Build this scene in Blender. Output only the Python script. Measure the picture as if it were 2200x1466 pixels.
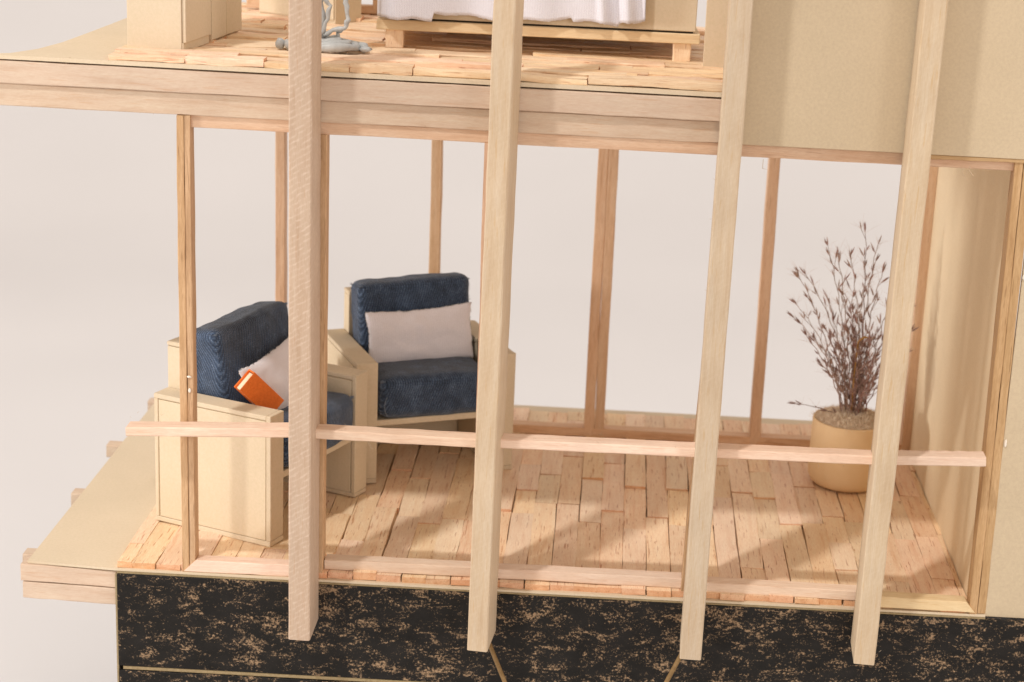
import bpy, bmesh, math, random
from mathutils import Vector, Matrix, noise
R = math.radians
scn = bpy.context.scene
for o in list(bpy.data.objects): bpy.data.objects.remove(o, do_unlink=True)
COL = scn.collection
scn.unit_settings.system = 'METRIC'; scn.unit_settings.scale_length = 0.01      # one unit = 1 cm: a table-top model

# ------------------------------------------------------------------ camera
cd = bpy.data.cameras.new('camera'); cam = bpy.data.objects.new('camera', cd); COL.objects.link(cam); scn.camera = cam
cd.sensor_width = 36; cd.lens = 66.44; cd.shift_x = -0.095; cd.clip_start = 1; cd.clip_end = 2000
cr = Vector((0.998576, 0.014894, 0.051217)); dn = Vector((0.053339, -0.280151, -0.958473)); fw = Vector((0.000073, 0.959841, -0.280546))
CAMLOC = Vector((11.40646, -41.49993, 18.41949))
m = Matrix.Identity(4)
for i in range(3):
    m[i][0] = cr[i]; m[i][1] = -dn[i]; m[i][2] = -fw[i]; m[i][3] = CAMLOC[i]
cam.matrix_world = m
cd.dof.use_dof = True; cd.dof.focus_distance = 43.5; cd.dof.aperture_fstop = 0.30

# ------------------------------------------------------------------ world, lamps, exposure
w = bpy.data.worlds.new('World'); scn.world = w; w.use_nodes = True
w.node_tree.nodes['Background'].inputs[0].default_value = (1.0, 0.865, 0.745, 1)
w.node_tree.nodes['Background'].inputs[1].default_value = 0.73
def lamp(name, loc, target, power, size, color):
    ld = bpy.data.lights.new(name, 'AREA'); ld.shape = 'DISK'; ld.size = size; ld.energy = power; ld.color = color
    o = bpy.data.objects.new(name, ld); COL.objects.link(o)
    o.location = loc; o.rotation_euler = (Vector(target) - Vector(loc)).to_track_quat('-Z', 'Y').to_euler()
    return o
kd = Vector((0.65, 1, -1.96)).normalized(); kt = Vector((10, 3, 5))
lamp('key_lamp', kt - kd * 170, kt, 124000, 8.5, (1.0, 0.985, 0.955))
fd = Vector((-0.50, 1, -0.36)).normalized()
lamp('fill_softbox', kt - fd * 130, kt, 14000, 24, (1.0, 0.95, 0.90))
lamp('right_reflector', Vector((145, -42, 33)), Vector((10, 4, 5)), 62000, 110, (1.0, 0.92, 0.84))
lamp('left_softbox', Vector((-92, -32, 19)), Vector((12, 6, 5)), 56000, 14, (1.0, 0.965, 0.915))
scn.view_settings.view_transform = 'Standard'; scn.view_settings.look = 'None'
scn.view_settings.exposure = 0.05; scn.view_settings.gamma = 1.0
scn.cycles.use_denoising = True; scn.cycles.max_bounces = 6; scn.cycles.diffuse_bounces = 4
scn.cycles.use_adaptive_sampling = False

# ------------------------------------------------------------------ materials
def lin(r, g, b):
    f = lambda c: ((c / 255 + 0.055) / 1.055) ** 2.4 if c > 10 else c / 255 / 12.92
    return (f(r), f(g), f(b), 1)
class NT:
    def __init__(s, name):
        s.m = bpy.data.materials.new(name); s.m.use_nodes = True; s.t = s.m.node_tree; s.b = s.t.nodes['Principled BSDF']
        s.b.inputs['Specular IOR Level'].default_value = 0.25
    def n(s, typ, **k):
        x = s.t.nodes.new('ShaderNode' + typ)
        for a, v in k.items():
            if a.startswith('i_'): x.inputs[a[2:].replace('_', ' ')].default_value = v
            else: setattr(x, a, v)
        return x
    def l(s, a, b): s.t.links.new(a, b)
    def coords(s, seed=True):
        tc = s.n('TexCoord')
        if not seed: return tc.outputs['Object']
        oi = s.n('ObjectInfo'); mu = s.n('Math', operation='MULTIPLY'); mu.inputs[1].default_value = 57.3
        s.l(oi.outputs['Random'], mu.inputs[0]); ad = s.n('VectorMath', operation='ADD')
        s.l(tc.outputs['Object'], ad.inputs[0]); s.l(mu.outputs[0], ad.inputs[1]); return ad.outputs[0]
    def noise(s, vec, scale, stretch=(1, 1, 1), detail=4, rough=0.55, dist=0.0):
        mp = s.n('Mapping'); mp.inputs['Scale'].default_value = stretch; s.l(vec, mp.inputs['Vector'])
        nz = s.n('TexNoise'); nz.inputs['Scale'].default_value = scale; nz.inputs['Detail'].default_value = detail
        nz.inputs['Roughness'].default_value = rough; nz.inputs['Distortion'].default_value = dist
        s.l(mp.outputs[0], nz.inputs['Vector']); return nz.outputs['Fac']
    def ramp(s, fac, stops):
        r = s.n('ValToRGB'); e = r.color_ramp.elements
        while len(e) > 1: e.remove(e[0])
        e[0].position, e[0].color = stops[0]
        for p, c in stops[1:]:
            x = e.new(p); x.color = c
        s.l(fac, r.inputs[0]); return r.outputs[0]
    def mix(s, fac, a, b, mode='MIX'):
        x = s.n('Mix', data_type='RGBA', blend_type=mode)
        for sock, v in ((x.inputs[0], fac), (x.inputs[6], a), (x.inputs[7], b)):
            if hasattr(v, 'is_output') or hasattr(v, 'node'): s.l(v, sock)
            else: sock.default_value = v
        return x.outputs[2]
    def math(s, op, a, b=0.0, c=None):
        x = s.n('Math', operation=op)
        for i, v in enumerate((a, b) if c is None else (a, b, c)):
            if hasattr(v, 'node'): s.l(v, x.inputs[i])
            else: x.inputs[i].default_value = v
        return x.outputs[0]
    def bump(s, h, strength, dist):
        b = s.n('Bump'); b.inputs['Strength'].default_value = strength; b.inputs['Distance'].default_value = dist
        s.l(h, b.inputs['Height']); s.l(b.outputs[0], s.b.inputs['Normal'])
    def finish(s, color, rough=0.7, vary=0.10, huev=0.012):
        if vary:
            oi = s.n('ObjectInfo'); hs = s.n('HueSaturation')
            v = s.math('MULTIPLY_ADD', oi.outputs['Random'], vary, 1 - vary * 0.55); s.l(v, hs.inputs['Value'])
            fr = s.math('FRACT', s.math('MULTIPLY', oi.outputs['Random'], 17.31))
            s.l(s.math('MULTIPLY_ADD', fr, huev * vary * 10, 0.5 - huev * vary * 5), hs.inputs['Hue'])
            fr2 = s.math('FRACT', s.math('MULTIPLY', oi.outputs['Random'], 41.7))
            s.l(s.math('MULTIPLY_ADD', fr2, vary * 1.4, 1 - vary * 0.7), hs.inputs['Saturation'])
            s.l(color, hs.inputs['Color']); color = hs.outputs[0]
        s.l(color, s.b.inputs['Base Color']); s.b.inputs['Roughness'].default_value = rough
        return s.m
def wood(name, light, mid, dark, fleck, fleck_amt=0.5, sawn=0.0, vary=0.10, cross=0.0, bumpd=0.010):
    t = NT(name); v = t.coords()
    g = t.noise(v, 1.0, (0.55, 7, 7), 6, 0.6, 0.4)
    c = t.ramp(g, [(0.22, dark), (0.44, mid), (0.70, light)])
    fi = t.noise(v, 1.0, (5, 55, 55), 3, 0.6)
    c = t.mix(t.ramp(fi, [(0.36, (0.42,) * 3 + (1,)), (0.60, (0, 0, 0, 1))]), c, dark)
    fl = t.noise(v, 1.0, (1.3, 20, 20), 2, 0.5)
    c = t.mix(t.ramp(fl, [(0.63, (0, 0, 0, 1)), (0.70, (fleck_amt,) * 3 + (1,))]), c, fleck)
    big = t.noise(v, 0.9, (0.6, 1.2, 1.2), 2)
    c = t.mix(0.45, c, t.ramp(big, [(0.3, (0.86, 0.83, 0.80, 1)), (0.7, (1.08, 1.07, 1.05, 1))]), 'MULTIPLY')
    h = t.math('ADD', fi, t.math('MULTIPLY', g, 0.6))
    if cross:
        cn = t.noise(v, 1.0, (38, 3.2, 3.2), 3, 0.6)
        c = t.mix(t.ramp(cn, [(0.55, (0, 0, 0, 1)), (0.72, (cross,) * 3 + (1,))]), c, dark)
        sp = t.noise(v, 1.0, (2.4, 26, 26), 2, 0.5)
        c = t.mix(t.ramp(sp, [(0.68, (0, 0, 0, 1)), (0.73, (0.75,) * 3 + (1,))]), c, fleck)
    if sawn:
        sx = t.n('SeparateXYZ'); t.l(v, sx.inputs[0])
        d = t.math('SUBTRACT', sx.outputs[0], t.math('MULTIPLY', t.math('ADD', sx.outputs[1], sx.outputs[2]), 0.62))
        d = t.math('ADD', d, t.math('MULTIPLY', t.noise(v, 3.0, (1, 1, 1), 4, 0.6), 0.16))
        sv = t.math('SINE', t.math('MULTIPLY', d, 46.0))
        br = t.ramp(t.noise(v, 7.0, (1, 1, 1), 4, 0.7), [(0.40, (0, 0, 0, 1)), (0.66, (1, 1, 1, 1))])
        sv = t.math('MULTIPLY', sv, br)
        c = t.mix(t.math('MULTIPLY', t.math('MAXIMUM', sv, 0.0), sawn * 0.42), c, (0.90, 0.78, 0.66, 1))
        h = t.math('ADD', h, t.math('MULTIPLY', sv, sawn * 0.08))
    t.bump(h, 0.55, bumpd)
    return t.finish(c, 0.62, vary)
M = {}
M['balsa'] = wood('balsa', lin(217, 199, 178), lin(212, 190, 169), lin(197, 168, 143), lin(195, 150, 111), 0.32, sawn=0.10, vary=0.05)
M['basswood'] = wood('basswood', lin(240, 216, 176), lin(234, 206, 164), lin(218, 184, 138), lin(206, 160, 108), 0.25)
M['balsa_rail'] = wood('balsa_rail', lin(244, 222, 202), lin(238, 211, 189), lin(220, 186, 162), lin(214, 160, 122), 0.3, sawn=0.08)
M['balsa_sawn'] = wood('balsa_sawn', lin(196, 176, 156), lin(191, 168, 147), lin(176, 150, 125), lin(181, 138, 102), 0.28, sawn=0.60, bumpd=0.008, vary=0.04)
M['balsa_pale'] = wood('balsa_pale', lin(202, 185, 164), lin(197, 176, 151), lin(183, 158, 132), lin(185, 146, 99), 0.36, sawn=0.12)
M['plank'] = wood('plank_wood', lin(250, 227, 197), lin(245, 216, 184), lin(228, 183, 143), lin(180, 112, 73), 0.62, vary=0.15, cross=0.34)
M['plank_end'] = wood('end_grain_light_tint', lin(241, 199, 162), lin(231, 181, 142), lin(204, 147, 109), lin(165, 104, 72), 0.4)  # end grain, its orange painted in for light passing through the wood
M['frame_yellow'] = wood('frame_wood_yellow', lin(215, 182, 142), lin(199, 165, 124), lin(170, 133, 94), lin(136, 100, 66), 0.5)
M['frame_brown'] = wood('frame_wood_brown', lin(233, 204, 176), lin(226, 190, 158), lin(202, 160, 127), lin(176, 130, 97), 0.45)
def cardboard(name, base, dark, rough=0.85):
    t = NT(name); v = t.coords()
    a = t.noise(v, 14, detail=6, rough=0.7); b = t.noise(v, 55, detail=2); big = t.noise(v, 0.7, detail=2)
    c = t.ramp(a, [(0.3, dark), (0.62, base)])
    c = t.mix(t.ramp(b, [(0.69, (0, 0, 0, 1)), (0.76, (0.35,) * 3 + (1,))]), c, lin(150, 120, 85))
    c = t.mix(0.5, c, t.ramp(big, [(0.3, (0.94, 0.93, 0.91, 1)), (0.7, (1.04, 1.03, 1.02, 1))]), 'MULTIPLY')
    t.bump(a, 0.25, 0.012); return t.finish(c, rough, 0.05, 0.004)
M['card'] = cardboard('cream_cardboard', lin(220, 203, 179), lin(212, 196, 167))
M['card_inner'] = cardboard('inner_wall_cardboard', lin(246, 228, 195), lin(240, 220, 185))
M['card_wall'] = cardboard('wall_cardboard', lin(207, 191, 164), lin(197, 180, 155))
M['card_edge'] = cardboard('cardboard_cut_edge', lin(164, 146, 114), lin(143, 125, 94))
def black_card():
    t = NT('black_painted_cardboard'); v = t.coords(False)
    warp = t.noise(v, 1.1, detail=3)
    a = t.noise(v, 2.9, (0.7, 1, 1.5), 13, 0.84, 0.4)
    fine = t.noise(v, 16, detail=6, rough=0.75)
    s = t.math('ADD', t.math('MULTIPLY', a, 0.72), t.math('MULTIPLY', fine, 0.42))
    s = t.math('ADD', s, t.math('MULTIPLY', warp, 0.16))
    worn = t.ramp(s, [(0.684, (0, 0, 0, 1)), (0.73, (1, 1, 1, 1))])
    tan = t.ramp(fine, [(0.3, lin(128, 104, 80)), (0.7, lin(170, 142, 112))])
    blk = t.ramp(t.noise(v, 1.3, (1, 1, 2), 3), [(0.3, lin(18, 16, 14)), (0.75, lin(31, 28, 26))])
    c = t.mix(worn, blk, tan)
    t.l(t.ramp(t.noise(v, 2.2, detail=4), [(0.3, (0.42,) * 3 + (1,)), (0.7, (0.75,) * 3 + (1,))]), t.b.inputs['Roughness'])
    t.bump(t.math('ADD', fine, t.math('MULTIPLY', s, 0.5)), 0.35, 0.012)
    t.l(c, t.b.inputs['Base Color']); return t.m
M['black'] = black_card()
def denim():
    t = NT('denim'); v = t.coords(False); sx = t.n('SeparateXYZ')
    wob = t.n('TexNoise'); wob.inputs['Scale'].default_value = 3.0; t.l(v, wob.inputs['Vector'])
    wv = t.n('VectorMath', operation='MULTIPLY_ADD'); t.l(wob.outputs['Color'], wv.inputs[0]); wv.inputs[1].default_value = (0.025,) * 3; t.l(v, wv.inputs[2])
    t.l(wv.outputs[0], sx.inputs[0])
    d = t.math('ADD', t.math('MULTIPLY', sx.outputs[0], 0.92), t.math('ADD', t.math('MULTIPLY', sx.outputs[2], 0.34), t.math('MULTIPLY', sx.outputs[1], 0.85)))
    tw = t.math('SINE', t.math('MULTIPLY', d, 2 * math.pi / 0.062))
    d2 = t.math('ADD', t.math('MULTIPLY', sx.outputs[2], 1.0), t.math('MULTIPLY', sx.outputs[1], 0.8))
    yarn = t.math('SINE', t.math('MULTIPLY', d2, 2 * math.pi / 0.05))
    fade = t.noise(v, 2.2, detail=4, rough=0.65); sp = t.noise(v, 36, detail=3, rough=0.7)
    f = t.math('ADD', t.math('MULTIPLY', tw, 0.14), t.math('MULTIPLY', yarn, 0.05))
    f = t.math('ADD', f, t.math('MULTIPLY', t.math('SUBTRACT', sp, 0.5), 1.5))
    f = t.math('ADD', f, t.math('MULTIPLY', t.math('SUBTRACT', fade, 0.5), 0.9))
    f = t.math('ADD', f, 0.42)
    c = t.ramp(f, [(0.05, lin(36, 45, 59)), (0.45, lin(56, 71, 94)), (0.8, lin(96, 116, 145)), (1.0, lin(158, 172, 190))])
    t.bump(t.math('ADD', t.math('MULTIPLY', tw, 0.5), sp), 0.8, 0.016)
    t.b.inputs['Sheen Weight'].default_value = 0.25; t.b.inputs['Sheen Roughness'].default_value = 0.5
    t.l(c, t.b.inputs['Base Color']); t.b.inputs['Roughness'].default_value = 0.95
    return t.m
M['denim'] = denim()
def knit(name, base, dark):
    t = NT(name); v = t.coords(False); sx = t.n('SeparateXYZ'); t.l(v, sx.inputs[0])
    rib = t.math('SINE', t.math('MULTIPLY', t.math('ADD', sx.outputs[0], t.math('MULTIPLY', t.noise(v, 2, detail=1), 0.06)), 2 * math.pi / 0.058))
    row = t.math('SINE', t.math('MULTIPLY', t.math('ADD', sx.outputs[2], sx.outputs[1]), 2 * math.pi / 0.062))
    st = t.math('MULTIPLY', rib, row); sp = t.noise(v, 40, detail=3)
    f = t.math('ADD', t.math('ADD', t.math('MULTIPLY', rib, 0.07), t.math('MULTIPLY', st, 0.10)), t.math('MULTIPLY', sp, 0.9))
    c = t.ramp(f, [(0.15, dark), (0.6, base)])
    t.bump(f, 0.6, 0.018); t.b.inputs['Sheen Weight'].default_value = 0.2
    t.l(c, t.b.inputs['Base Color']); t.b.inputs['Roughness'].default_value = 0.95
    return t.m
M['knit_cool'] = knit('cool_white_knit', lin(228, 228, 238), lin(210, 208, 219))
M['knit'] = knit('white_knit', lin(234, 229, 235), lin(215, 209, 214))
def plain(name, c1, c2, rough=0.6, scale=12, vary=0.0, bump=0.0):
    t = NT(name); v = t.coords(); a = t.noise(v, scale, detail=5, rough=0.65)
    c = t.ramp(a, [(0.3, c1), (0.7, c2)])
    if bump: t.bump(a, 0.4, bump)
    return t.finish(c, rough, vary)
M['orange'] = plain('orange_card', lin(231, 113, 43), lin(250, 137, 59), 0.5, 18, bump=0.006)
M['pages'] = plain('book_pages', lin(226, 206, 172), lin(240, 224, 196), 0.8, 30)
M['clay'] = plain('grey_plastic', lin(168, 170, 170), lin(192, 194, 194), 0.28, 5, bump=0.03)
M['pot'] = plain('beige_pot', lin(235, 202, 157), lin(239, 208, 166), 0.75, 3)
M['moss'] = plain('dry_moss', lin(227, 195, 174), lin(250, 241, 217), 0.95, 20, 0.15)
M['grass'] = plain('dried_grass', lin(140, 112, 103), lin(184, 152, 140), 0.8, 14, 0.35)
M['straw'] = plain('dried_straw', lin(168, 126, 70), lin(190, 148, 92), 0.8, 14, 0.1)
M['fuzz'] = plain('pale_hair', lin(190, 160, 146), lin(214, 186, 170), 0.9, 14)
M['thread'] = plain('white_thread', lin(214, 210, 206), lin(236, 230, 226), 0.9, 14)
M['dthread'] = plain('blue_thread', lin(84, 100, 124), lin(150, 160, 174), 0.9, 30)
M['glue'] = plain('dried_glue', lin(232, 220, 204), lin(246, 240, 232), 0.25, 10)
M['stick'] = plain('bamboo_stick', lin(119, 93, 58), lin(140, 112, 74), 0.6, 10)
M['gap_shade'] = plain('mattress_shade_paint', lin(40, 34, 30), lin(60, 52, 44), 0.9)  # dark tone that stands in for shade below the mattress
def paper():
    t = NT('backdrop_paper'); v = t.coords(False)
    c = t.ramp(t.noise(v, 0.05, detail=2), [(0.3, lin(216, 214, 215)), (0.7, lin(221, 219, 220))])
    return t.finish(c, 0.9, 0)
M['paper'] = paper()

# ------------------------------------------------------------------ helpers
rng = random.Random(7)
def link(name, me, mat, parent=None, label=None, category=None, group=None, kind=None, loc=None, rot=None):
    o = bpy.data.objects.new(name, me); COL.objects.link(o)
    if me is not None and mat is not None: me.materials.clear(); me.materials.append(mat)
    if parent is not None: o.parent = parent
    if loc is not None: o.location = loc
    if rot is not None: o.rotation_euler = rot
    for k, v in (('label', label), ('category', category), ('group', group), ('kind', kind)):
        if v: o[k] = v
    return o
def thing(name, label, category, loc=(0, 0, 0), rz=0, group=None):
    return link(name, None, None, None, label, category, group, None, loc, (0, 0, rz))
def mesh(verts, faces, smooth=False):
    me = bpy.data.meshes.new('m'); me.from_pydata([tuple(v) for v in verts], [], faces); me.update()
    bm = bmesh.new(); bm.from_mesh(me); bmesh.ops.recalc_face_normals(bm, faces=bm.faces); bm.to_mesh(me); bm.free()
    if smooth: me.shade_smooth()
    return me
def stick_mesh(L, w, h, ch=0.02, n=6, jit=0.004, m0=0.0, m1=0.0, ma='z', taper=None):
    """a strip of wood along local X; ends may be cut at a mitre; edges are softened and slightly uneven"""
    a, b = w / 2, h / 2; c = min(ch, a * 0.45, b * 0.45)
    sec = [(-a + c, -b), (a - c, -b), (a, -b + c), (a, b - c), (a - c, b), (-a + c, b), (-a, b - c), (-a, -b + c)]
    vs, fs = [], []
    for i in range(n + 1):
        x = -L / 2 + L * i / n; ox, oz = rng.gauss(0, jit * 0.6), rng.gauss(0, jit * 0.6)
        for (y, zz) in sec:
            k = 1.0
            yy = y + ox + rng.gauss(0, jit); z2 = zz + oz + rng.gauss(0, jit)
            xx = x + rng.gauss(0, jit) * (1 if i in (0, n) else 0)
            q = z2 if ma == 'z' else yy
            if i == 0: xx += m0 * q
            if i == n: xx += m1 * q
            vs.append((xx, yy, z2))
    for i in range(n):
        for j in range(8):
            p, q = i * 8 + j, i * 8 + (j + 1) % 8
            fs.append((p, q, q + 8, p + 8))
    fs.append(tuple(range(7, -1, -1))); fs.append(tuple(range(n * 8, n * 8 + 8)))
    return mesh(vs, fs)
def stick(name, p0, p1, w, h, mat, parent, up=(0, 0, 1), **k):
    p0, p1 = Vector(p0), Vector(p1); d = p1 - p0; X = d.normalized(); U = Vector(up)
    Y = U.cross(X)
    if Y.length < 1e-4: Y = Vector((0, 1, 0)).cross(X)
    Y.normalize(); Z = X.cross(Y)
    o = link(name, stick_mesh(d.length, w, h, **k), M[mat], parent)
    mm = Matrix.Identity(4)
    for i in range(3): mm[i][0], mm[i][1], mm[i][2], mm[i][3] = X[i], Y[i], Z[i], (p0[i] + p1[i]) / 2
    o.matrix_basis = mm
    return o
def bar(name, x0, x1, y0, y1, z0, z1, mat, parent, axis='x', **k):
    """axis-aligned strip given by its extents"""
    c = ((x0 + x1) / 2, (y0 + y1) / 2, (z0 + z1) / 2)
    if axis == 'x': return stick(name, (x0, c[1], c[2]), (x1, c[1], c[2]), y1 - y0, z1 - z0, mat, parent, **k)
    if axis == 'y': return stick(name, (c[0], y0, c[2]), (c[0], y1, c[2]), x1 - x0, z1 - z0, mat, parent, **k)
    return stick(name, (c[0], c[1], z0), (c[0], c[1], z1), x1 - x0, y1 - y0, mat, parent, up=(0, 1, 0), **k)
def box_geo(x0, x1, y0, y1, z0, z1, bev=0.012, jit=0.0):
    bm = bmesh.new(); bmesh.ops.create_cube(bm, size=1)
    for v in bm.verts:
        v.co = Vector((x0 if v.co.x < 0 else x1, y0 if v.co.y < 0 else y1, z0 if v.co.z < 0 else z1)) + Vector((rng.gauss(0, jit), rng.gauss(0, jit), rng.gauss(0, jit)))
    if bev: bmesh.ops.bevel(bm, geom=bm.edges[:], offset=bev, segments=1, affect='EDGES', clamp_overlap=True)
    me = bpy.data.meshes.new('m'); bm.to_mesh(me); bm.free(); return me
def card(name, x0, x1, y0, y1, z0, z1, mat, parent, bev=0.012, jit=0.004, **k):
    return link(name, box_geo(x0, x1, y0, y1, z0, z1, bev, jit), M[mat], parent, **k)
def prism(poly, z0, z1):
    n = len(poly); vs = [(x, y, z0) for x, y in poly] + [(x, y, z1) for x, y in poly]
    fs = [tuple(range(n - 1, -1, -1)), tuple(range(n, 2 * n))] + [(i, (i + 1) % n, (i + 1) % n + n, i + n) for i in range(n)]
    return mesh(vs, fs)
def tube_into(vs, fs, pts, rad, sides=6, closed_end=True):
    """append a tube along pts; rad may be a list"""
    n = len(pts); base = len(vs); pts = [Vector(p) for p in pts]
    prev = None
    for i, p in enumerate(pts):
        t = (pts[min(i + 1, n - 1)] - pts[max(i - 1, 0)]).normalized()
        if prev is None:
            u = t.orthogonal().normalized()
        else:
            u = (prev - t * prev.dot(t)); u = u.normalized() if u.length > 1e-6 else t.orthogonal().normalized()
        prev = u; v = t.cross(u); r = rad[i] if isinstance(rad, (list, tuple)) else rad
        for j in range(sides):
            a = 2 * math.pi * j / sides; vs.append(p + u * (math.cos(a) * r) + v * (math.sin(a) * r))
    for i in range(n - 1):
        for j in range(sides):
            a, b = base + i * sides + j, base + i * sides + (j + 1) % sides
            fs.append((a, b, b + sides, a + sides))
    if closed_end:
        fs.append(tuple(base + j for j in range(sides - 1, -1, -1))); fs.append(tuple(base + (n - 1) * sides + j for j in range(sides)))
def tube(name, pts, rad, mat, parent, sides=6, smooth=True, **k):
    vs, fs = [], []; tube_into(vs, fs, pts, rad, sides); return link(name, mesh(vs, fs, smooth), M[mat], parent, **k)
def hairs(name, specs, mat, parent, sides=3, **k):
    """many fine fibres in one mesh: specs = list of (points, radius)"""
    vs, fs = [], []
    for pts, r in specs: tube_into(vs, fs, pts, [r] * (len(pts) - 1) + [r * 0.35], sides)
    return link(name, mesh(vs, fs), M[mat], parent, kind='stuff', **k)

# ------------------------------------------------------------------ the setting: paper backdrop sweep
vs, fs = [], []
prof = [(-120, -9.0), (60, -9.0)] + [(60 + 70 * math.sin(a), -9.0 + 70 * (1 - math.cos(a))) for a in [R(90) * i / 12 for i in range(1, 13)]] + [(130, 230)]
for (y, zz) in prof: vs += [(-260, y, zz), (280, y, zz)]
for i in range(len(prof) - 1): fs.append((2 * i, 2 * i + 1, 2 * i + 3, 2 * i + 2))
bd = link('backdrop', mesh(vs, fs, True), M['paper'], kind='structure', label='plain warm white paper backdrop behind the model house')

# ------------------------------------------------------------------ the model house
H = thing('house_model', 'open balsa and cardboard model house with two floors on a black base', 'model house', (0, 0, 0))

# --- base box of black painted cardboard
base = card('base_box', 0.06, 24.0, 0.08, 13.6, -8.99, -0.24, 'black', H, bev=0)
card('front_panel', 0.0, 24.0, -0.06, 0.05, -2.50, -0.105, 'black', base, 0.008, 0)
card('panel_edge', 0.10, 24.0, -0.045, 0.06, -2.60, -2.515, 'card_edge', base, 0.006, 0)
card('lower_panel', 0.02, 24.0, -0.085, 0.04, -8.99, -2.612, 'black', base, 0.008, 0)
card('side_panel', -0.045, 0.045, 0.06, 13.6, -8.9, -0.115, 'black', base, 0.008, 0)
card('corner_edge', -0.05, -0.005, -0.045, 0.058, -8.9, -0.12, 'card_edge', base, 0.004, 0)
card('top_edge', 0.0, 20.7, -0.04, 0.09, -0.10, -0.062, 'card_edge', base, 0.004, 0)

# --- lower floor: cardboard plate with planks glued on
plate = link('floor_plate', prism([(-2.2, 0.18), (-1.2, 0.10), (0.0, 0.0), (8.0, -0.03), (20.7, -0.01), (20.7, 13.95), (9, 13.95), (-2.15, 13.7)], -0.055, 0.0), M['card'], H)
plate['label'] = 'cream cardboard plate under the plank floor'
PW = 0.585; X00 = 12.03 - PW * 21
special = {19: 4.25, 20: 5.1, 18: 5.45, 17: 5.4, 21: 3.9, 22: 4.8, 23: 4.3, 16: 4.6, 24: 4.5}
def plank_piece(x0, x1, y0, y1, th, mat='plank'):
    return (x0, x1, y0, y1, th)
ncol = 36
def tint_end_grain(o):
    o.data.materials.append(M['plank_end'])
    for p in o.data.polygons[-2:]: p.material_index = 1
for c in range(ncol):
    x0 = X00 + c * PW
    if x0 > 20.3: break
    x1 = min(x0 + PW, 20.36)
    if c == 0: x0 = max(x0, -0.02)
    ys = [0.06 + rng.uniform(-0.02, 0.05)]
    if x0 < 1.4: ys = [0.07]
    first = special.get(c, rng.choice([rng.uniform(0.9, 2.4), rng.uniform(3.4, 5.6), rng.uniform(3.6, 5.2)]))
    ys.append(first)
    while ys[-1] < 13.0:
        ys.append(min(13.15 + rng.uniform(-0.1, 0.1), ys[-1] + rng.choice([rng.uniform(1.6, 3.2), rng.uniform(3.0, 5.5)])))
        if 13.2 - ys[-1] < 0.6: ys[-1] = 13.1 + rng.uniform(-0.12, 0.15); break
    for k in range(len(ys) - 1):
        g = abs(rng.gauss(0, 0.007)) + 0.002
        if rng.random() < 0.20: g += rng.uniform(0.01, 0.045)
        th = rng.uniform(0.13, 0.16) + (0.045 if rng.random() < 0.16 else 0)
        L = ys[k + 1] - ys[k] - rng.uniform(0.004, 0.02)
        wdt = (x1 - x0) - g
        if wdt < 0.1: continue
        me = stick_mesh(L, wdt, th, ch=0.005, n=5, jit=0.007)
        o = link('plank', me, M['plank'], plate, loc=((x0 + x1) / 2 - g * rng.uniform(-0.5, 0.5), ys[k] + L / 2, 0.002 + th / 2), rot=(rng.gauss(0, 0.012), rng.gauss(0, 0.004), math.pi / 2 + rng.gauss(0, 0.0062)))
        tint_end_grain(o)
# joists under the left overhang
stick('joist', (-2.34, 0.34, -0.27), (0.0, 0.30, -0.31), 0.5, 0.42, 'balsa', H)
stick('joist', (-2.30, 0.34, -0.72), (-0.06, 0.30, -0.75), 0.5, 0.42, 'balsa', H)
stick('joist', (-2.50, 0.95, -0.26), (0.0, 0.95, -0.29), 0.42, 0.36, 'balsa', H)
stick('joist', (-2.52, 5.1, -0.28), (0.0, 5.1, -0.28), 0.42, 0.36, 'balsa', H)
stick('joist', (-2.62, 8.9, -0.28), (0.0, 8.9, -0.28), 0.42, 0.36, 'balsa', H)
stick('joist', (-2.45, 12.9, -0.28), (0.0, 12.9, -0.28), 0.42, 0.36, 'balsa', H)

# --- upper floor
up = link('upper_floor_plate', prism([(-2.75, 0.0), (-2.2, 0.35), (-1.85, 1.2), (-1.66, 2.4), (-1.58, 4.0), (-1.50, 6.0), (-1.35, 10.9), (20.3, 10.9), (20.3, 0.13), (13.6, 0.0), (5.0, -0.02)], 12.012, 12.10), M['card'], H)
y = 0.12
while y < 10.6:
    wd = rng.uniform(0.36, 0.58); x = 0.05 + rng.uniform(-0.05, 0.12) if y > 0.6 else 0.02
    if y < 0.6: x = 0.02 + rng.uniform(0, 0.25)
    while x < 13.9:
        L = rng.choice([rng.uniform(1.2, 2.6), rng.uniform(2.6, 5.2)])
        if 14.0 - (x + L) < 0.9: L = 14.1 - x
        th = rng.uniform(0.08, 0.16) + (0.05 if rng.random() < 0.2 else 0)
        o = link('plank', stick_mesh(L - rng.uniform(0.005, 0.03), wd - abs(rng.gauss(0, 0.02)) - 0.005, th, ch=0.014, n=5, jit=0.010), M['plank'], up,
                 loc=(x + L / 2, y + wd / 2 + rng.gauss(0, 0.01), 12.102 + th / 2), rot=(rng.gauss(0, 0.016), rng.gauss(0, 0.004), rng.gauss(0, 0.008)))
        tint_end_grain(o)
        x += L
    y += wd

# --- edge beams of the upper floor, two strips one above the other
stick('beam', (-3.2, 0.23, 11.725), (13.62, 0.21, 11.725), 0.5, 0.495, 'balsa', H, n=20, jit=0.004)
stick('beam', (-3.2, 0.30, 11.215), (13.62, 0.34, 11.215), 0.5, 0.495, 'balsa', H, n=20, jit=0.004)
stick('beam', (0.2, 9.5, 11.7), (20.2, 9.5, 11.7), 0.5, 0.6, 'balsa', H, n=6)

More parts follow.
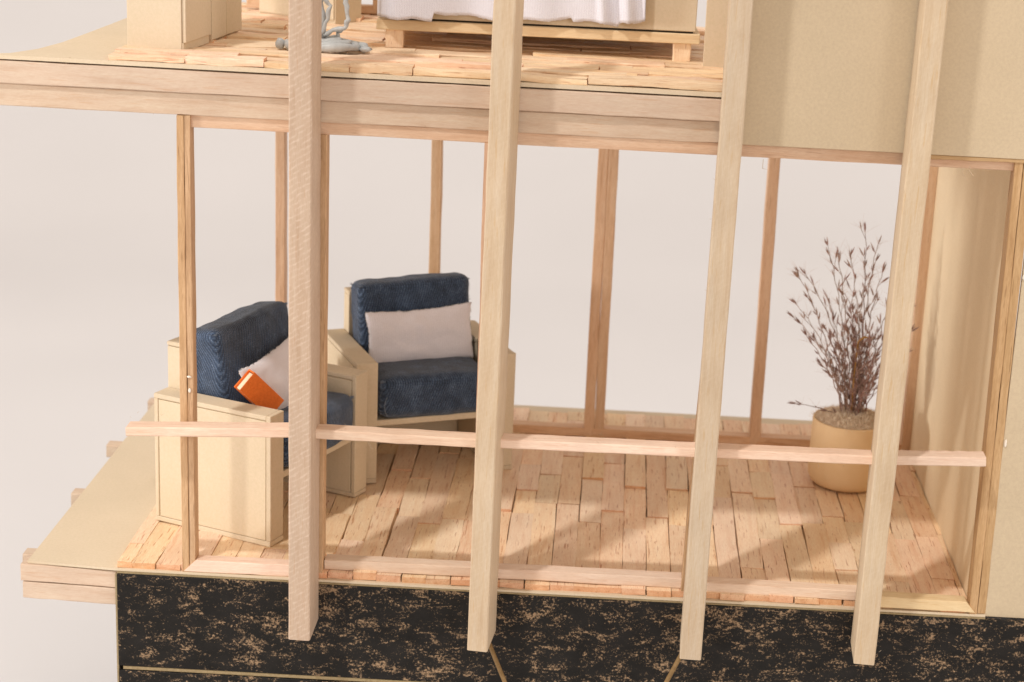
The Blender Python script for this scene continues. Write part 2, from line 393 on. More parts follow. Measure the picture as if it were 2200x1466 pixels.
# --- outer walls of cream cardboard
card('wall_panel', 14.02, 24.0, -0.02, 0.10, 10.985, 18.0, 'card_wall', H, 0.01, 0.006)['label'] = 'cream cardboard wall of the upper floor'
card('wall_panel', 20.66, 24.0, 0.05, 0.16, -0.06, 10.97, 'card_wall', H, 0.01, 0)['label'] = 'cream cardboard wall right of the window'
card('wall_panel', 20.37, 20.47, 0.50, 11.0, 0.0, 11.95, 'card_inner', H, 0.006, 0)['label'] = 'cream cardboard side wall inside the room'
card('wall_panel', 13.27, 14.3, 3.2, 3.32, 12.12, 18.0, 'card', H, 0.008, 0)['label'] = 'cream cardboard wall stub beside the bed'
card('wall_panel', 14.2, 14.3, 0.12, 3.19, 12.12, 18.0, 'card', H, 0.008, 0)

# --- front window frame (posts of two strips, mitred rails)
FW = link('window_frame', stick_mesh(18.65, 0.40, 0.28, ch=0.012, n=18, jit=0.004), M['frame_brown'], H)
FW.location = (11.02, 0.33, 10.835)
FW['label'] = 'front window frame of thin balsa strips'
def in_fw(o):                                   # parts of the frame live in the frame's own space
    o.matrix_basis = Matrix.Translation(-FW.location) @ o.matrix_basis; return o
def post2(xb, xt, wl, wr, y0, dep, zb, zt, ml, mr):
    in_fw(stick('stile', (xb + wl / 2, y0 + dep / 2, zb), (xt + wl / 2, y0 + dep / 2, zt), wl, dep, ml, FW, up=(0, 1, 0), n=14, jit=0.0045, ch=0.014))
    in_fw(stick('stile', (xb + wl + wr / 2 + 0.006, y0 + 0.012 + dep / 2, zb + 0.02), (xt + wl + wr / 2 + 0.006, y0 + 0.012 + dep / 2, zt), wr, dep, mr, FW, up=(0, 1, 0), n=14, jit=0.0045, ch=0.014))
post2(1.545, 1.535, 0.165, 0.135, 0.03, 0.42, 0.0, 10.96, 'frame_yellow', 'frame_yellow')
post2(4.60, 4.60, 0.13, 0.15, 0.06, 0.42, 0.0, 10.69, 'frame_brown', 'frame_yellow')
post2(8.42, 8.40, 0.14, 0.14, 0.10, 0.42, 0.0, 10.69, 'frame_brown', 'frame_brown')
post2(13.42, 13.70, 0.14, 0.14, 0.10, 0.42, 0.0, 10.69, 'frame_yellow', 'frame_brown')
post2(20.31, 20.20, 0.19, 0.20, 0.02, 0.46, 0.0, 10.96, 'frame_yellow', 'frame_yellow')
in_fw(stick('rail', (17.9, 0.20, 10.93), (20.42, 0.20, 10.95), 0.40, 0.10, 'frame_yellow', FW, n=6))
in_fw(stick('sill', (1.72, 0.20, 0.16), (4.62, 0.22, 0.16), 0.36, 0.30, 'balsa_rail', FW, m0=1.0, n=8))
in_fw(stick('sill', (4.90, 0.42, 0.29), (8.44, 0.42, 0.29), 0.38, 0.26, 'balsa_rail', FW, n=8))
in_fw(stick('sill', (8.70, 0.42, 0.29), (13.46, 0.42, 0.29), 0.38, 0.26, 'balsa_rail', FW, n=8))
in_fw(stick('sill', (13.70, 0.33, 0.27), (17.75, 0.28, 0.27), 0.38, 0.25, 'balsa_rail', FW, n=8))
in_fw(stick('sill', (17.76, 0.17, 0.20), (20.34, 0.17, 0.17), 0.38, 0.27, 'basswood', FW, m1=-0.9, n=8))

# --- rear window frame
BW = link('window_frame', stick_mesh(18.9, 0.42, 0.26, ch=0.012, n=14, jit=0.004), M['frame_brown'], H); BW.location = (11.05, 11.08, 0.29)
BW['label'] = 'rear window frame of brown balsa strips'
def in_bw(o):
    o.matrix_basis = Matrix.Translation(-BW.location) @ o.matrix_basis; return o
for (xa, xb_, wd) in ((1.76, 1.74, 0.27), (6.15, 6.13, 0.30), (10.80, 10.83, 0.30), (11.11, 11.12, 0.28), (15.66, 15.60, 0.32), (20.10, 20.08, 0.29)):
    in_bw(stick('stile', (xa + wd / 2, 11.09, 0.10), (xb_ + wd / 2, 11.09, 10.9), wd, 0.44, 'frame_brown', BW, up=(0, 1, 0), n=14, jit=0.004))
in_bw(stick('stile', (10.97, 10.955, 0.10), (10.99, 10.955, 10.9), 0.17, 0.14, 'frame_brown', BW, up=(0, 1, 0), n=14, jit=0.004))
in_bw(stick('rail', (1.7, 11.09, 10.75), (20.4, 11.09, 10.75), 0.42, 0.3, 'frame_brown', BW))

# --- upper rear window
UW = link('window_frame', stick_mesh(12.0, 0.3, 0.22, ch=0.012, n=8, jit=0.004), M['frame_brown'], H); UW.location = (7.2, 9.75, 12.38)
UW['label'] = 'rear window frame of the upper floor'
for xx in (1.35, 4.72, 8.9):
    stick('stile', (xx - 7.2, 0.0, 0.0), (xx - 7.2, 0.0, 5.0), 0.26, 0.30, 'frame_brown', UW, up=(0, 1, 0))

# --- slim front columns set on edge, and the rail between them
cols = [('balsa_sawn', 4.32, 4.262, 0.495, -0.985, 1.30, 0.0), ('balsa_pale', 8.535, 8.645, 0.475, -1.03, 1.25, R(-5.2)),
        ('balsa_pale', 13.46, 13.578, 0.50, -0.945, 1.25, R(-2.0)), ('balsa_pale', 17.515, 17.675, 0.49, -0.835, 1.20, R(-3.0))]
notes = ['sawn balsa column left of the armchairs', 'pale balsa column before the second armchair', 'pale balsa column beside the cream wall', 'balsa column before the potted grass']
for (mt, xb, xt, wd, zb, dep, rz), nt in zip(cols, notes):
    zt = 18.0; k = (zt - zb) / (14.2 - zb)
    p0 = Vector((xb + wd / 2, -1.30 + dep / 2, zb)); p1 = Vector((xb + wd / 2 + (xt - xb) * k, -1.30 + dep / 2, zt))
    upv = (math.sin(-rz), math.cos(rz), 0)
    o = stick('column', p0, p1, wd, dep, mt, H, up=upv, n=36, jit=0.0035, ch=0.028)
    o['label'] = nt
rails = [((0.43, 3.565), (4.33, 3.745)), ((4.80, 3.75), (8.58, 3.73)), ((9.03, 3.76), (13.53, 3.79)), ((14.0, 3.80), (17.58, 3.83)), ((18.05, 3.86), (20.18, 3.935))]
for (a, b) in rails:
    stick('railing', (a[0], -0.36, a[1] + 0.11), (b[0], -0.36, b[1] + 0.11), 0.46, 0.22, 'balsa_rail', H, n=12, jit=0.0035, ch=0.025)
tube('brace', [(8.93, -0.75, -1.0), (9.75, -0.72, -3.0), (10.9, -0.68, -5.6)], 0.055, 'stick', H, 8)
tube('brace', [(13.58, -0.75, -0.9), (12.75, -0.72, -2.9), (11.7, -0.68, -5.4)], 0.055, 'stick', H, 8)
# glue blobs left on the strips
def blob(name, p, r, mat, parent, seed=0):
    bm = bmesh.new(); bmesh.ops.create_icosphere(bm, subdivisions=2, radius=1)
    for v in bm.verts:
        q = v.co * (1 + 0.35 * noise.noise(v.co * 1.7 + Vector((seed, 0, 0)))); v.co = Vector((q.x * r[0], q.y * r[1], q.z * r[2])) + Vector(p)
    me = bpy.data.meshes.new('m'); bm.to_mesh(me); bm.free(); me.shade_smooth(); return link(name, me, M[mat], parent)
blob('glue_blob', (1.76, 0.03, 4.88), (0.055, 0.02, 0.03), 'glue', H, 1)
blob('glue_blob', (1.77, 0.03, 4.55), (0.035, 0.02, 0.06), 'glue', H, 2)
blob('glue_blob', (20.71, 0.04, 4.32), (0.035, 0.03, 0.10), 'glue', H, 3)
blob('glue_blob', (20.69, 0.02, 8.3), (0.04, 0.03, 0.07), 'glue', H, 4)
# loose wood fibres
fib = []
def fibre(p, ln, r=0.006, dirv=None):
    p = Vector(p); d = Vector(dirv) if dirv else Vector((rng.gauss(0, 1), rng.gauss(0, 0.4), rng.gauss(0, 1))); d = d.normalized() * ln
    b = Vector((rng.gauss(0, ln * 0.25), 0, rng.gauss(0, ln * 0.25)))
    fib.append(([p, p + d * 0.5 + b, p + d], r))
for _ in range(90):
    xb = rng.choice([4.32, 4.81, 8.55, 9.02, 13.5, 13.98, 17.6, 18.1]); fibre((xb, -1.28, rng.uniform(-1, 13)), rng.uniform(0.03, 0.08), 0.0035)
for _ in range(70): fibre((rng.uniform(0.5, 20), -0.58 + rng.uniform(0, 0.4), rng.choice([3.76, 4.0])), rng.uniform(0.03, 0.10), 0.0035)
for _ in range(60): fibre((rng.uniform(-2, 13.5), rng.uniform(0, 0.06), rng.choice([10.96, 11.98, 12.1])), rng.uniform(0.03, 0.08), 0.0035)
for p in ((14.62, 0.1, 10.66), (19.05, 0.0, 10.72), (19.2, 0.0, 10.78), (5.95, -0.4, 3.74)): fibre(p, 0.25, 0.007, (0.5, 0, -1))
hairs('wood_fibres', fib, 'balsa_pale', H)

# ------------------------------------------------------------------ cushions and cloth
def cushion_mesh(w, d, h, r, n=18, amp=0.03, seed=0.0, bulge=0.06):
    bm = bmesh.new(); bmesh.ops.create_cube(bm, size=2)
    bmesh.ops.subdivide_edges(bm, edges=bm.edges[:], cuts=n, use_grid_fill=True)
    hx, hy, hz = w / 2, d / 2, h / 2
    for v in bm.verts:
        p = Vector((v.co.x * hx, v.co.y * hy, v.co.z * hz))
        c = Vector((max(-hx + r, min(hx - r, p.x)), max(-hy + r, min(hy - r, p.y)), max(-hz + r, min(hz - r, p.z))))
        dd = p - c
        if dd.length > 1e-6: p = c + dd.normalized() * min(r, max(abs(dd.x), abs(dd.y), abs(dd.z)))
        u = v.co; bl = bulge * (1 - u.x * u.x) * (1 - min(1, u.y * u.y) * 0.5)
        nz = noise.noise(Vector((p.x * 0.9 + seed, p.y * 0.9, p.z * 0.9))) * amp + noise.noise(Vector((p.x * 3 + seed, p.y * 3, p.z * 3))) * amp * 0.35
        if dd.length > 1e-6: p += dd.normalized() * (nz + bl * abs(dd.normalized().z))
        else: p.z += (nz + bl) * (1 if p.z > 0 else -1) if abs(u.z) > 0.99 else 0
        v.co = p
    me = bpy.data.meshes.new('m'); bm.to_mesh(me); bm.free(); me.shade_smooth(); return me
def pillow_mesh(w, h, t, seed, nx=40, nz=22, wave=0.05):
    """thin stuffed rectangle with raw cut edges, lying in local XZ"""
    vs, fs = [], []
    def P(i, j, s):
        u, v = i / nx * 2 - 1, j / nz * 2 - 1
        prof = ((1 - abs(u) ** 3.2) * (1 - abs(v) ** 2.6)) ** 0.6
        x = u * w / 2 * (1 - 0.035 * (1 - v * v)); z = v * h / 2 * (1 - 0.10 * (1 - u * u) * (1 if v > 0 else 0.35))
        e = 1 if (i in (0, nx) or j in (0, nz)) else 0
        x += wave * noise.noise(Vector((u * 1.3, v * 1.3, seed))) + e * rng.gauss(0, 0.010)
        z += wave * noise.noise(Vector((u * 1.3, v * 1.3, seed + 9))) + e * rng.gauss(0, 0.012)
        y = s * (t / 2 * prof + 0.012) + 0.05 * noise.noise(Vector((u * 1.6, v * 1.6, seed + 4))) + 0.022 * prof * noise.noise(Vector((u * 5, v * 4, seed + 2)))
        return (x, y, z)
    for s in (1, -1):
        b = len(vs)
        for j in range(nz + 1):
            for i in range(nx + 1): vs.append(P(i, j, s))
        for j in range(nz):
            for i in range(nx):
                a = b + j * (nx + 1) + i; fs.append((a, a + 1, a + nx + 2, a + nx + 1))
    N = (nx + 1) * (nz + 1)
    bd_ = [(i, 0) for i in range(nx)] + [(nx, j) for j in range(nz)] + [(i, nz) for i in range(nx, 0, -1)] + [(0, j) for j in range(nz, 0, -1)]
    idx = [j * (nx + 1) + i for i, j in bd_]
    for k in range(len(idx)):
        a, b = idx[k], idx[(k + 1) % len(idx)]; fs.append((a, b, b + N, a + N))
    me = mesh(vs, fs, True); return me
def fray(name, pts_dirs, mat, parent, cnt, ln, r):
    sp = []
    for _ in range(cnt):
        a, b, d = rng.choice(pts_dirs); p = Vector(a).lerp(Vector(b), rng.random())
        dv = (Vector(d) + Vector((rng.gauss(0, 0.6), rng.gauss(0, 0.6), rng.gauss(0, 0.6)))).normalized() * ln * rng.uniform(0.4, 1.2)
        q = Vector((rng.gauss(0, 0.25), rng.gauss(0, 0.25), rng.gauss(0, 0.25))) * ln
        sp.append(([p - dv * 0.25, p + dv * 0.5 + q, p + dv], r))
    return hairs(name, sp, mat, parent)

# ------------------------------------------------------------------ armchairs
def armchair(name, label, loc, ang, back_tilt, back_dx, seed, back_roll=0.0):
    t = thing(name, label, 'armchair', loc, ang - math.pi / 2, 'denim armchairs on the lower floor')
    T = 0.12
    for s in (1, -1):
        a, b = (1.655, 2.235) if s > 0 else (-2.235, -1.655)
        arm = card('armrest', a + 0.055, b - 0.055, -3.40, -0.03, 0.05, 3.28, 'card', t, 0.01, 0.003)
        card('top_board', a, b, -3.43, -T - 0.008, 3.235, 3.355, 'card', arm, 0.014, 0.004)
        card('front_board', a, b, -T, 0.0, T + 0.006, 3.365, 'card', arm, 0.014, 0.004)
        card('back_board', a, b, -3.43, -3.43 + T, T + 0.006, 3.228, 'card', arm, 0.014, 0.004)
        card('bottom_board', a, b, -3.43, 0.0, 0.0, T, 'card', arm, 0.014, 0.004)
        xo = b - 0.012 if s > 0 else a + 0.004
        card('side_panel', (b - 0.06 if s > 0 else a + 0.004), (b - 0.004 if s > 0 else a + 0.06), -3.43 + T + 0.018, -T - 0.022, T + 0.016, 3.212, 'card', arm, 0.008, 0.003)
        card('side_panel', (a + 0.004 if s > 0 else b - 0.06), (a + 0.06 if s > 0 else b - 0.004), -3.43 + T + 0.018, -T - 0.022, T + 0.016, 3.212, 'card', arm, 0.008, 0.003)
    bk = card('backrest', -1.64, 1.64, -3.44, -2.95, 0.02, 4.42, 'card', t, 0.01, 0.004)
    card('top_board', -1.65, 1.65, -3.46, -2.93, 4.43, 4.55, 'card', bk, 0.03, 0.006)
    card('seat_board', -1.645, 1.645, -2.94, -0.10, 1.56, 1.73, 'card', t, 0.012, 0.004)
    sc = link('seat_cushion', cushion_mesh(3.2, 2.75, 1.16, 0.30, 28, 0.055, seed, 0.07), M['denim'], t, loc=(0, -1.31, 2.325))
    bc = link('back_cushion', cushion_mesh(3.22, 0.98, 2.55, 0.22, 28, 0.06, seed + 5, 0.03), M['denim'], t, loc=(back_dx, -2.30, 3.72), rot=(back_tilt, back_roll, 0))
    # raw cut edges of the cloth
    for s in (1, -1):
        for (cu, hx, hy, hz, cnt) in ((sc, 1.555, 1.27, 0.49, 160), (bc, 1.565, 0.405, 1.17, 180)):
            c4 = [Vector((s * hx, hy, hz)), Vector((s * hx, -hy, hz)), Vector((s * hx, -hy, -hz)), Vector((s * hx, hy, -hz))]
            seg = [(c4[k], c4[(k + 1) % 4], (s * 0.9, c4[k].y * 0.3, c4[k].z * 0.3)) for k in range(4)]
            seg += [(c4[0], c4[0] + Vector((-s * 0.12, 0, 0)), (s, 0.3, 0.6))] * 2
            fray('frayed_edge', seg, 'dthread', cu, cnt, 0.055, 0.0045)
    th = [(1.43 + 0.10 * math.sin(a) - 0.05, 0.075 + 0.012 * math.sin(3 * a), 2.16 + 0.27 * math.cos(a)) for a in [0.3 + 0.28 * k for k in range(11)]]
    tube('loose_thread', [(x + 0.0, y, z) for x, y, z in th], 0.009, 'dthread', t, 5)
    for k in range(3):
        blob('lint', (rng.uniform(-1.2, 1.2), -1.31 + rng.uniform(0.6, 1.35), 2.325 + 0.55), (0.03, 0.03, 0.03), 'thread', t, k)
    return t
CH1 = armchair('armchair', 'cream cardboard armchair with denim cushions holding the orange book, beside the left window post', (4.279, 3.442, 0.17), R(-23.5), R(9), -0.05, 1.0, R(2.0))
CH2 = armchair('armchair', 'cream cardboard armchair with denim cushions turned towards the viewer, behind the second column', (6.861, 6.849, 0.17), R(-66), R(7), 0.03, 4.0, R(1.5))
def place_local(root_loc, ang, p):
    f = Vector((math.cos(ang), math.sin(ang), 0)); r = Vector((math.sin(ang), -math.cos(ang), 0))
    return Vector(root_loc) + r * p[0] + f * p[1] + Vector((0, 0, p[2]))
def pillow(label, base, ang, c, w, h, t, tilt, roll, seed):
    loc = place_local(base, ang, c)
    rot = (Matrix.Rotation(ang - math.pi / 2, 4, 'Z') @ Matrix.Rotation(tilt, 4, 'X') @ Matrix.Rotation(roll, 4, 'Y')).to_euler()
    o = link('throw_pillow', pillow_mesh(w, h, t, seed), M['knit'], None, label, 'pillow', 'white pillows on the armchairs', None, loc, rot)
    vv = o.data.vertices; nx, nz = 40, 22; ed = lambda i, j: vv[j * (nx + 1) + i].co.copy() - Vector((0, 0.01, 0))
    seg = [(ed(i, 0), ed(i + 1, 0), (0, 0, -1)) for i in range(nx)] + [(ed(i, nz), ed(i + 1, nz), (0, 0, 1)) for i in range(nx)] + [(ed(0, j), ed(0, j + 1), (-1, 0, 0)) for j in range(nz)] + [(ed(nx, j), ed(nx, j + 1), (1, 0, 0)) for j in range(nz)]
    fray('frayed_edge', seg, 'thread', o, 420, 0.035, 0.004)
    return o
pillow('white knit pillow lying over the orange book on the left armchair', (4.279, 3.442, 0.17), R(-23.5), (-0.04, -1.16, 3.60), 3.06, 1.58, 0.36, R(21), R(9), 2.0)
pillow('white knit pillow with a dipped top edge on the armchair facing the viewer', (6.861, 6.849, 0.17), R(-66), (0.02, -1.50, 3.62), 3.02, 1.52, 0.30, R(9), R(1.5), 7.0)

# the orange book
bkx = Vector((-0.62, 0.30, -0.72)).normalized(); bkw = Vector((0, 0, 1)); bkw = (bkw - bkx * bkw.dot(bkx)).normalized(); bkn = bkx.cross(bkw)
e0 = Vector((1.62, -1.16, 3.93)); cen = e0 + bkx * 0.58
ang = R(-23.5)
Bm = Matrix.Translation((4.279, 3.442, 0.17)) @ Matrix.Rotation(ang - math.pi / 2, 4, 'Z')
loc3 = Matrix.Identity(4)
for i in range(3): loc3[i][0], loc3[i][1], loc3[i][2], loc3[i][3] = bkx[i], bkw[i], bkn[i], cen[i]
bk = thing('book', 'small orange book tucked under the white pillow on the left armchair', 'book')
bk.matrix_basis = Bm @ loc3
card('pages', -0.54, 0.54, -0.26, 0.24, -0.125, 0.125, 'pages', bk, 0.012, 0.004)
card('cover', -0.60, 0.60, -0.29, 0.27, 0.128, 0.152, 'orange', bk, 0.008, 0.004)
card('cover', -0.60, 0.60, -0.29, 0.27, -0.152, -0.128, 'orange', bk, 0.008, 0.004)
card('spine', -0.60, 0.60, 0.252, 0.282, -0.148, 0.148, 'orange', bk, 0.008, 0.004)

# ------------------------------------------------------------------ potted dried grass
PC = Vector((18.20, 8.18, 0.165))
pt = thing('potted_grass', 'round beige pot of brown dried grass by the cream side wall', 'potted plant', PC)
prof = [(0.0, 0.0), (0.74, 0.0), (0.90, 0.03), (1.0, 0.11), (1.06, 0.26), (1.075, 0.5), (1.06, 1.2), (1.045, 1.86), (1.03, 1.885), (1.0, 1.885), (0.985, 1.86), (0.98, 1.5)]
vs, fs = [], []; S = 56
for (r_, z_) in prof:
    for j in range(S): vs.append((r_ * math.cos(2 * math.pi * j / S), r_ * math.sin(2 * math.pi * j / S), z_))
for i in range(len(prof) - 1):
    for j in range(S):
        a, b = i * S + j, i * S + (j + 1) % S; fs.append((a, b, b + S, a + S))
link('pot', mesh(vs, fs, True), M['pot'], pt)
vs, fs = [], []
for i in range(9):
    r_ = 0.985 * i / 8
    for j in range(40):
        a = 2 * math.pi * j / 40; vs.append((r_ * math.cos(a), r_ * math.sin(a), 1.78 + 0.24 * (1 - (i / 8) ** 2) + 0.06 * noise.noise(Vector((r_ * math.cos(a) * 3, r_ * math.sin(a) * 3, 1)))))
for i in range(8):
    for j in range(40):
        a, b = i * 40 + j, i * 40 + (j + 1) % 40; fs.append((a, b, b + 40, a + 40))
link('moss', mesh(vs, fs, True), M['moss'], pt)
sp = []
for _ in range(3200):
    a = rng.uniform(0, 2 * math.pi); r_ = 1.0 * math.sqrt(rng.random()); p = Vector((r_ * math.cos(a), r_ * math.sin(a), 1.80 + 0.24 * (1 - r_ * r_)))
    d = Vector((rng.gauss(0, 1), rng.gauss(0, 1), rng.gauss(0.5, 0.5))).normalized() * rng.uniform(0.08, 0.22)
    sp.append(([p, p + d * 0.5 + Vector((0, 0, 0.045)), p + d], 0.0042))
hairs('moss_fibres', sp, 'moss', pt)
def spikelet_mesh(L, r):
    vs = [(0, 0, 0)]; fs = []
    for k, (zz, rr) in enumerate(((0.18, 0.55), (0.42, 1.0), (0.72, 0.62))):
        for j in range(5): vs.append((math.cos(j * 1.2566) * r * rr, math.sin(j * 1.2566) * r * rr, zz * L))
    vs.append((0, 0, L))
    for j in range(5): fs.append((0, 1 + (j + 1) % 5, 1 + j))
    for k in range(2):
        for j in range(5): fs.append((1 + k * 5 + j, 1 + k * 5 + (j + 1) % 5, 6 + k * 5 + (j + 1) % 5, 6 + k * 5 + j))
    for j in range(5): fs.append((11 + j, 11 + (j + 1) % 5, 16))
    return mesh(vs, fs)
SPK = [spikelet_mesh(0.26, 0.019), spikelet_mesh(0.32, 0.021), spikelet_mesh(0.20, 0.017)]
for s_ in SPK: s_.materials.append(M['grass'])
fuzz = []
tips = [(-0.06, 0, 7.30), (0.34, 0.2, 6.95), (-1.06, 0.1, 6.62), (-0.86, -0.3, 6.66), (-0.42, 0.2, 6.62), (-1.92, 0.0, 5.98), (-1.70, 0.2, 6.0), (-1.95, -0.2, 5.25), (-1.92, 0.3, 4.75), (-1.62, -0.2, 4.4), (-0.95, 0.5, 5.3), (-0.35, -0.3, 5.6),
        (0.1, 0.4, 5.9), (0.55, 0.1, 6.2), (0.85, -0.2, 5.6), (1.25, 0.2, 5.1), (1.5, 0.1, 4.6), (1.35, -0.3, 4.0), (-0.6, -0.5, 4.5), (-0.2, 0.5, 4.9), (0.25, -0.5, 4.7), (0.6, 0.4, 4.4), (-1.1, -0.5, 3.7), (-1.72, -0.4, 2.52), (0.0, -0.6, 3.6), (0.5, -0.6, 3.4), (-0.5, 0.6, 3.8), (-0.3, -0.1, 5.15), (0.9, 0.5, 3.5)]
nspk = 0; far_v, far_f = [], []
order = sorted(tips, key=lambda q: -q[2])
short = [(rng.gauss(0.05, 0.55), rng.gauss(-0.05, 0.4), rng.uniform(2.9, 4.6)) for _ in range(26)]
def add_spike(stm, p, d, big):
    """one pointed spikelet; the first few hundred are objects, the rest one mass"""
    global nspk
    me = rng.choice(SPK)
    if nspk < 296 and big:
        o = bpy.data.objects.new('spikelet', me); COL.objects.link(o); o.parent = stm; o.location = p
        o.rotation_euler = d.to_track_quat('Z', 'Y').to_euler(); nspk += 1
    else:
        mt = Matrix.Translation(p) @ d.to_track_quat('Z', 'Y').to_matrix().to_4x4(); b0 = len(far_v)
        far_v.extend([mt @ v.co for v in me.vertices]); far_f.extend([tuple(b0 + i for i in p_.vertices) for p_ in me.polygons])
for ti, (tx, ty, tz) in enumerate(order + short):
    big = ti < len(order)
    tip = Vector((tx * 0.90, ty, tz - PC.z)); b = Vector((rng.gauss(0, 0.13) + 0.10 + tx * 0.10, rng.gauss(0, 0.15), 1.8))
    bend = rng.uniform(0.10, 0.26)
    mid = b.lerp(tip, 0.5) + Vector((-(tip.x - b.x) * bend, rng.gauss(0, 0.12), 0.11 * (tip.z - b.z)))
    N = 22; pts = []; ph = rng.uniform(0, 6)
    for k in range(N + 1):
        u = k / N; q = b * (1 - u) ** 2 + mid * 2 * u * (1 - u) + tip * u * u
        pts.append(q + Vector((0.022 * math.sin(k * 1.6 + ph), 0.02 * math.cos(k * 1.3 + ph), 0)))
    vs, fs = [], []
    tube_into(vs, fs, pts, [0.017 - 0.009 * k / N for k in range(N + 1)], 5)
    ln = (tip - b).length; spikes = []; u = 0.20 + rng.uniform(0, 0.12); side = rng.choice((-1, 1))
    while u < 1.0:
        k = u * N; i = min(int(k), N - 1); p = pts[i].lerp(pts[i + 1], k - i); t_ = (pts[i + 1] - pts[i]).normalized()
        d = (t_ + Vector((side, rng.gauss(0, 0.6), 0)) * rng.uniform(0.15, 0.75)).normalized()
        pl_ = rng.choice((0.03, 0.06, 0.10, 0.24)); e = p + d * pl_ + t_ * pl_ * 0.5
        if pl_ > 0.04: tube_into(vs, fs, [p, p + (e - p) * 0.5 + t_ * 0.01, e], 0.008, 4)
        spikes.append((e, (d + t_ * 0.7).normalized()))
        side = -side; u += rng.uniform(0.20, 0.50) / ln
    spikes.append((pts[-1], (pts[-1] - pts[-2]).normalized()))
    stm = link('stem', mesh(vs, fs, True), M['grass'], pt)
    for (p, d) in spikes:
        for q in range(rng.choice((1, 2, 2, 3))):
            add_spike(stm, p, (d + Vector((rng.gauss(0, 0.24), rng.gauss(0, 0.24), rng.gauss(0, 0.1)))).normalized(), big)
        for q in range(6):
            d3 = (d + Vector((rng.gauss(0, 0.8), rng.gauss(0, 0.8), rng.gauss(0.1, 0.4)))).normalized() * rng.uniform(0.15, 0.5)
            fuzz.append(([p, p + d3 * 0.5 + Vector((0, 0, 0.02)), p + d3], 0.0022))
link('small_spikelets', mesh(far_v, far_f), M['grass'], pt, kind='stuff')
hairs('fine_hairs', fuzz, 'fuzz', pt)
tube('dry_leaf', [(-0.02, -0.15, 1.85), (-0.05, -0.2, 3.2), (-0.02, -0.2, 4.15), (0.12, -0.25, 4.30), (0.40, -0.25, 4.28)], [0.02, 0.02, 0.02, 0.035, 0.008], 'straw', pt, 5)

# ------------------------------------------------------------------ things on the upper floor
ZU = 12.24
wr = thing('wardrobe', 'tall cream cardboard wardrobe at the left end of the upper floor', 'wardrobe', (1.50, 1.05, ZU - 0.02), R(-7))
card('carcass', -1.34, -0.06, 0.0, 3.95, 0.0, 6.0, 'card', wr, 0.012, 0.003)
for (a, b, z0) in ((0.03, 1.72, 0.20), (1.76, 2.78, 0.06), (2.80, 3.93, 0.06)):
    d = card('door', -0.055, 0.03, a, b, z0, 5.9, 'card', wr, 0.012, 0.006)
    if a < 1: blob('handle', (0.08, 1.05, 1.30), (0.06, 0.07, 0.09), 'plank', d, 3)
card('plinth', -0.3, -0.02, 0.02, 1.72, 0.0, 0.195, 'card', wr, 0.008, 0.002)
cb = thing('cabinet', 'cream cardboard cabinet at the back of the upper floor behind the wardrobe', 'cabinet', (1.75, 8.5, ZU - 0.05), R(-25))
card('carcass', 0.0, 2.4, 0.0, 1.2, 0.0, 4.5, 'card', cb, 0.012, 0.003)
card('front_panel', 0.04, 2.36, -0.04, -0.002, 0.12, 4.4, 'card', cb, 0.01, 0.003)
# grey stand of poured plastic
gs = thing('grey_stand', 'grey glossy plastic stand with looped legs on a coiled foot', 'stand', (4.42, 2.35, ZU))
sp_ = []
for k in range(70):
    a = k * 0.33; r_ = 0.95 - 0.0105 * k + 0.05 * math.sin(k * 1.7); sp_.append((r_ * math.cos(a), 0.62 * r_ * math.sin(a), 0.085 + 0.0028 * k + 0.02 * math.sin(k * 0.9)))
tube('coiled_foot', sp_, [0.095 + 0.02 * math.sin(k * 1.3) for k in range(70)], 'clay', gs, 8)
def wob(pts, n=5):
    out = []
    for i in range(len(pts) - 1):
        for k in range(n):
            q = Vector(pts[i]).lerp(Vector(pts[i + 1]), k / n); out.append(q + Vector((rng.gauss(0, 0.012), rng.gauss(0, 0.012), 0)))
    out.append(Vector(pts[-1])); return out
def leg(pts, r=0.075):
    q = wob(pts); tube('looped_leg', q, [r * (1 + 0.18 * math.sin(i * 1.1)) for i in range(len(q))], 'clay', gs, 8)
leg([(-0.05, 0, 0.22), (-0.02, 0.0, 0.7), (-0.08, 0, 1.1), (0.02, 0, 1.5), (-0.05, 0, 2.2), (0.0, 0, 4.0)], 0.09)
leg([(0.02, -0.05, 0.35), (0.25, -0.08, 0.50), (0.52, -0.05, 0.55), (0.58, -0.02, 0.8), (0.52, 0, 1.2), (0.50, 0, 1.8), (0.54, 0, 3.8)], 0.055)
leg([(-0.08, -0.05, 0.3), (0.12, -0.1, 0.75), (0.16, -0.08, 1.05), (0.02, -0.06, 1.25), (-0.1, 0, 1.55)], 0.05)
leg([(0.30, 0.1, 0.25), (0.34, 0.05, 0.45), (0.45, 0.0, 0.52)], 0.05)
blob('drip', (-0.98, -0.05, 0.12), (0.12, 0.08, 0.14), 'clay', gs, 2); blob('drip', (1.0, -0.05, 0.09), (0.14, 0.08, 0.07), 'clay', gs, 5)
# bed
bed = thing('bed', 'low bed with cream cardboard mattress on a balsa platform', 'bed', (5.52, 3.42, ZU), R(2.0))
card('platform', 0.0, 7.68, 0.0, 4.2, 0.43, 0.675, 'basswood', bed, 0.02, 0.008)
for (lx, ly) in ((0.20, 0.08), (7.05, 0.08), (0.20, 3.6), (7.05, 3.6)):
    stick('leg', (lx + 0.21, ly + 0.2, 0.0), (lx + 0.21, ly + 0.2, 0.43), 0.42, 0.4, 'plank', bed, up=(0, 1, 0), n=3)
mt = card('mattress', 0.30, 7.56, 0.06, 4.1, 0.715, 3.0, 'card', bed, 0.02, 0.006)
card('painted_gap_shade', 0.6, 7.5, 0.10, 4.0, 0.676, 0.714, 'gap_shade', bed, 0, 0)  # solid dark slab, shade under the mattress painted as colour
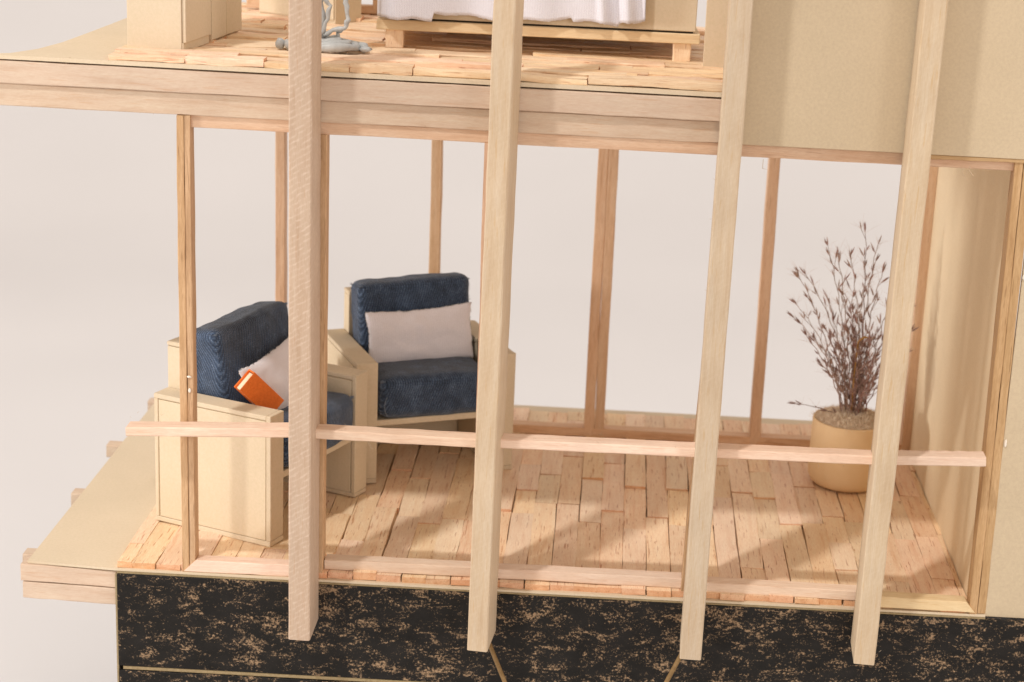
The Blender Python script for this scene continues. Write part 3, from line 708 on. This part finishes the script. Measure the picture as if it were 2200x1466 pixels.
# blanket: top sheet and hanging front, one cloth with thickness
nx, nz = 120, 26; vs, fs = [], []
def hem(x):
    if x < 1.35: return 0.71 + 0.02 * math.sin(x * 9)
    if x < 4.6: return 0.90 - 0.09 * math.sin((x - 1.35) / 3.25 * math.pi) * 1.0 - 0.03 * math.sin(x * 5)
    if x < 5.7: return 0.82 + 0.05 * math.sin((x - 4.6) * 4)
    return 0.86 + 0.16 * max(0, x - 5.85) + 0.03 * math.sin(x * 11)
for side_ in (0, 1):
    for j in range(nz + 1):
        for i in range(nx + 1):
            x = -0.02 + 6.35 * i / nx; u = j / nz
            hz_ = hem(max(0.0, x)); zz = hz_ + (3.05 - hz_) * u
            fold = (0.05 * math.sin(x * 2.1 + 0.6) + 0.03 * math.sin(x * 5.3)) * (1 - 0.3 * u) + 0.03 * noise.noise(Vector((x * 1.2, u * 2, 3)))
            if x > 5.2: fold += 0.11 * math.sin((x - 5.2) * 11 + u * 1.5) * (1 - 0.4 * u)
            yy = -0.10 - fold - 0.05 * (1 - u) - (0.035 if side_ == 0 else 0)
            if x < 0.5: q = (0.5 - x) / 0.52; yy += 0.45 * q ** 3; 
            x2 = x - 0.05 * u * (x / 6.35)
            jit = rng.gauss(0, 0.008) if j == 0 else 0
            vs.append((x2, yy, zz + jit))
    b = side_ * (nx + 1) * (nz + 1)
    for j in range(nz):
        for i in range(nx):
            a = b + j * (nx + 1) + i; fs.append((a, a + 1, a + nx + 2, a + nx + 1))
N = (nx + 1) * (nz + 1)
for i in range(nx): fs.append((i, i + 1, i + 1 + N, i + N)); a = nz * (nx + 1) + i; fs.append((a, a + 1, a + 1 + N, a + N))
for j in range(nz):
    a = j * (nx + 1); fs.append((a, a + nx + 1, a + nx + 1 + N, a + N)); a += nx; fs.append((a, a + nx + 1, a + nx + 1 + N, a + N))
bl = link('blanket', mesh(vs, fs, True), M['knit_cool'], None, 'white knitted blanket hanging over the front of the bed', 'blanket', None, None, (5.52, 3.42, ZU), (0, 0, R(2.0)))
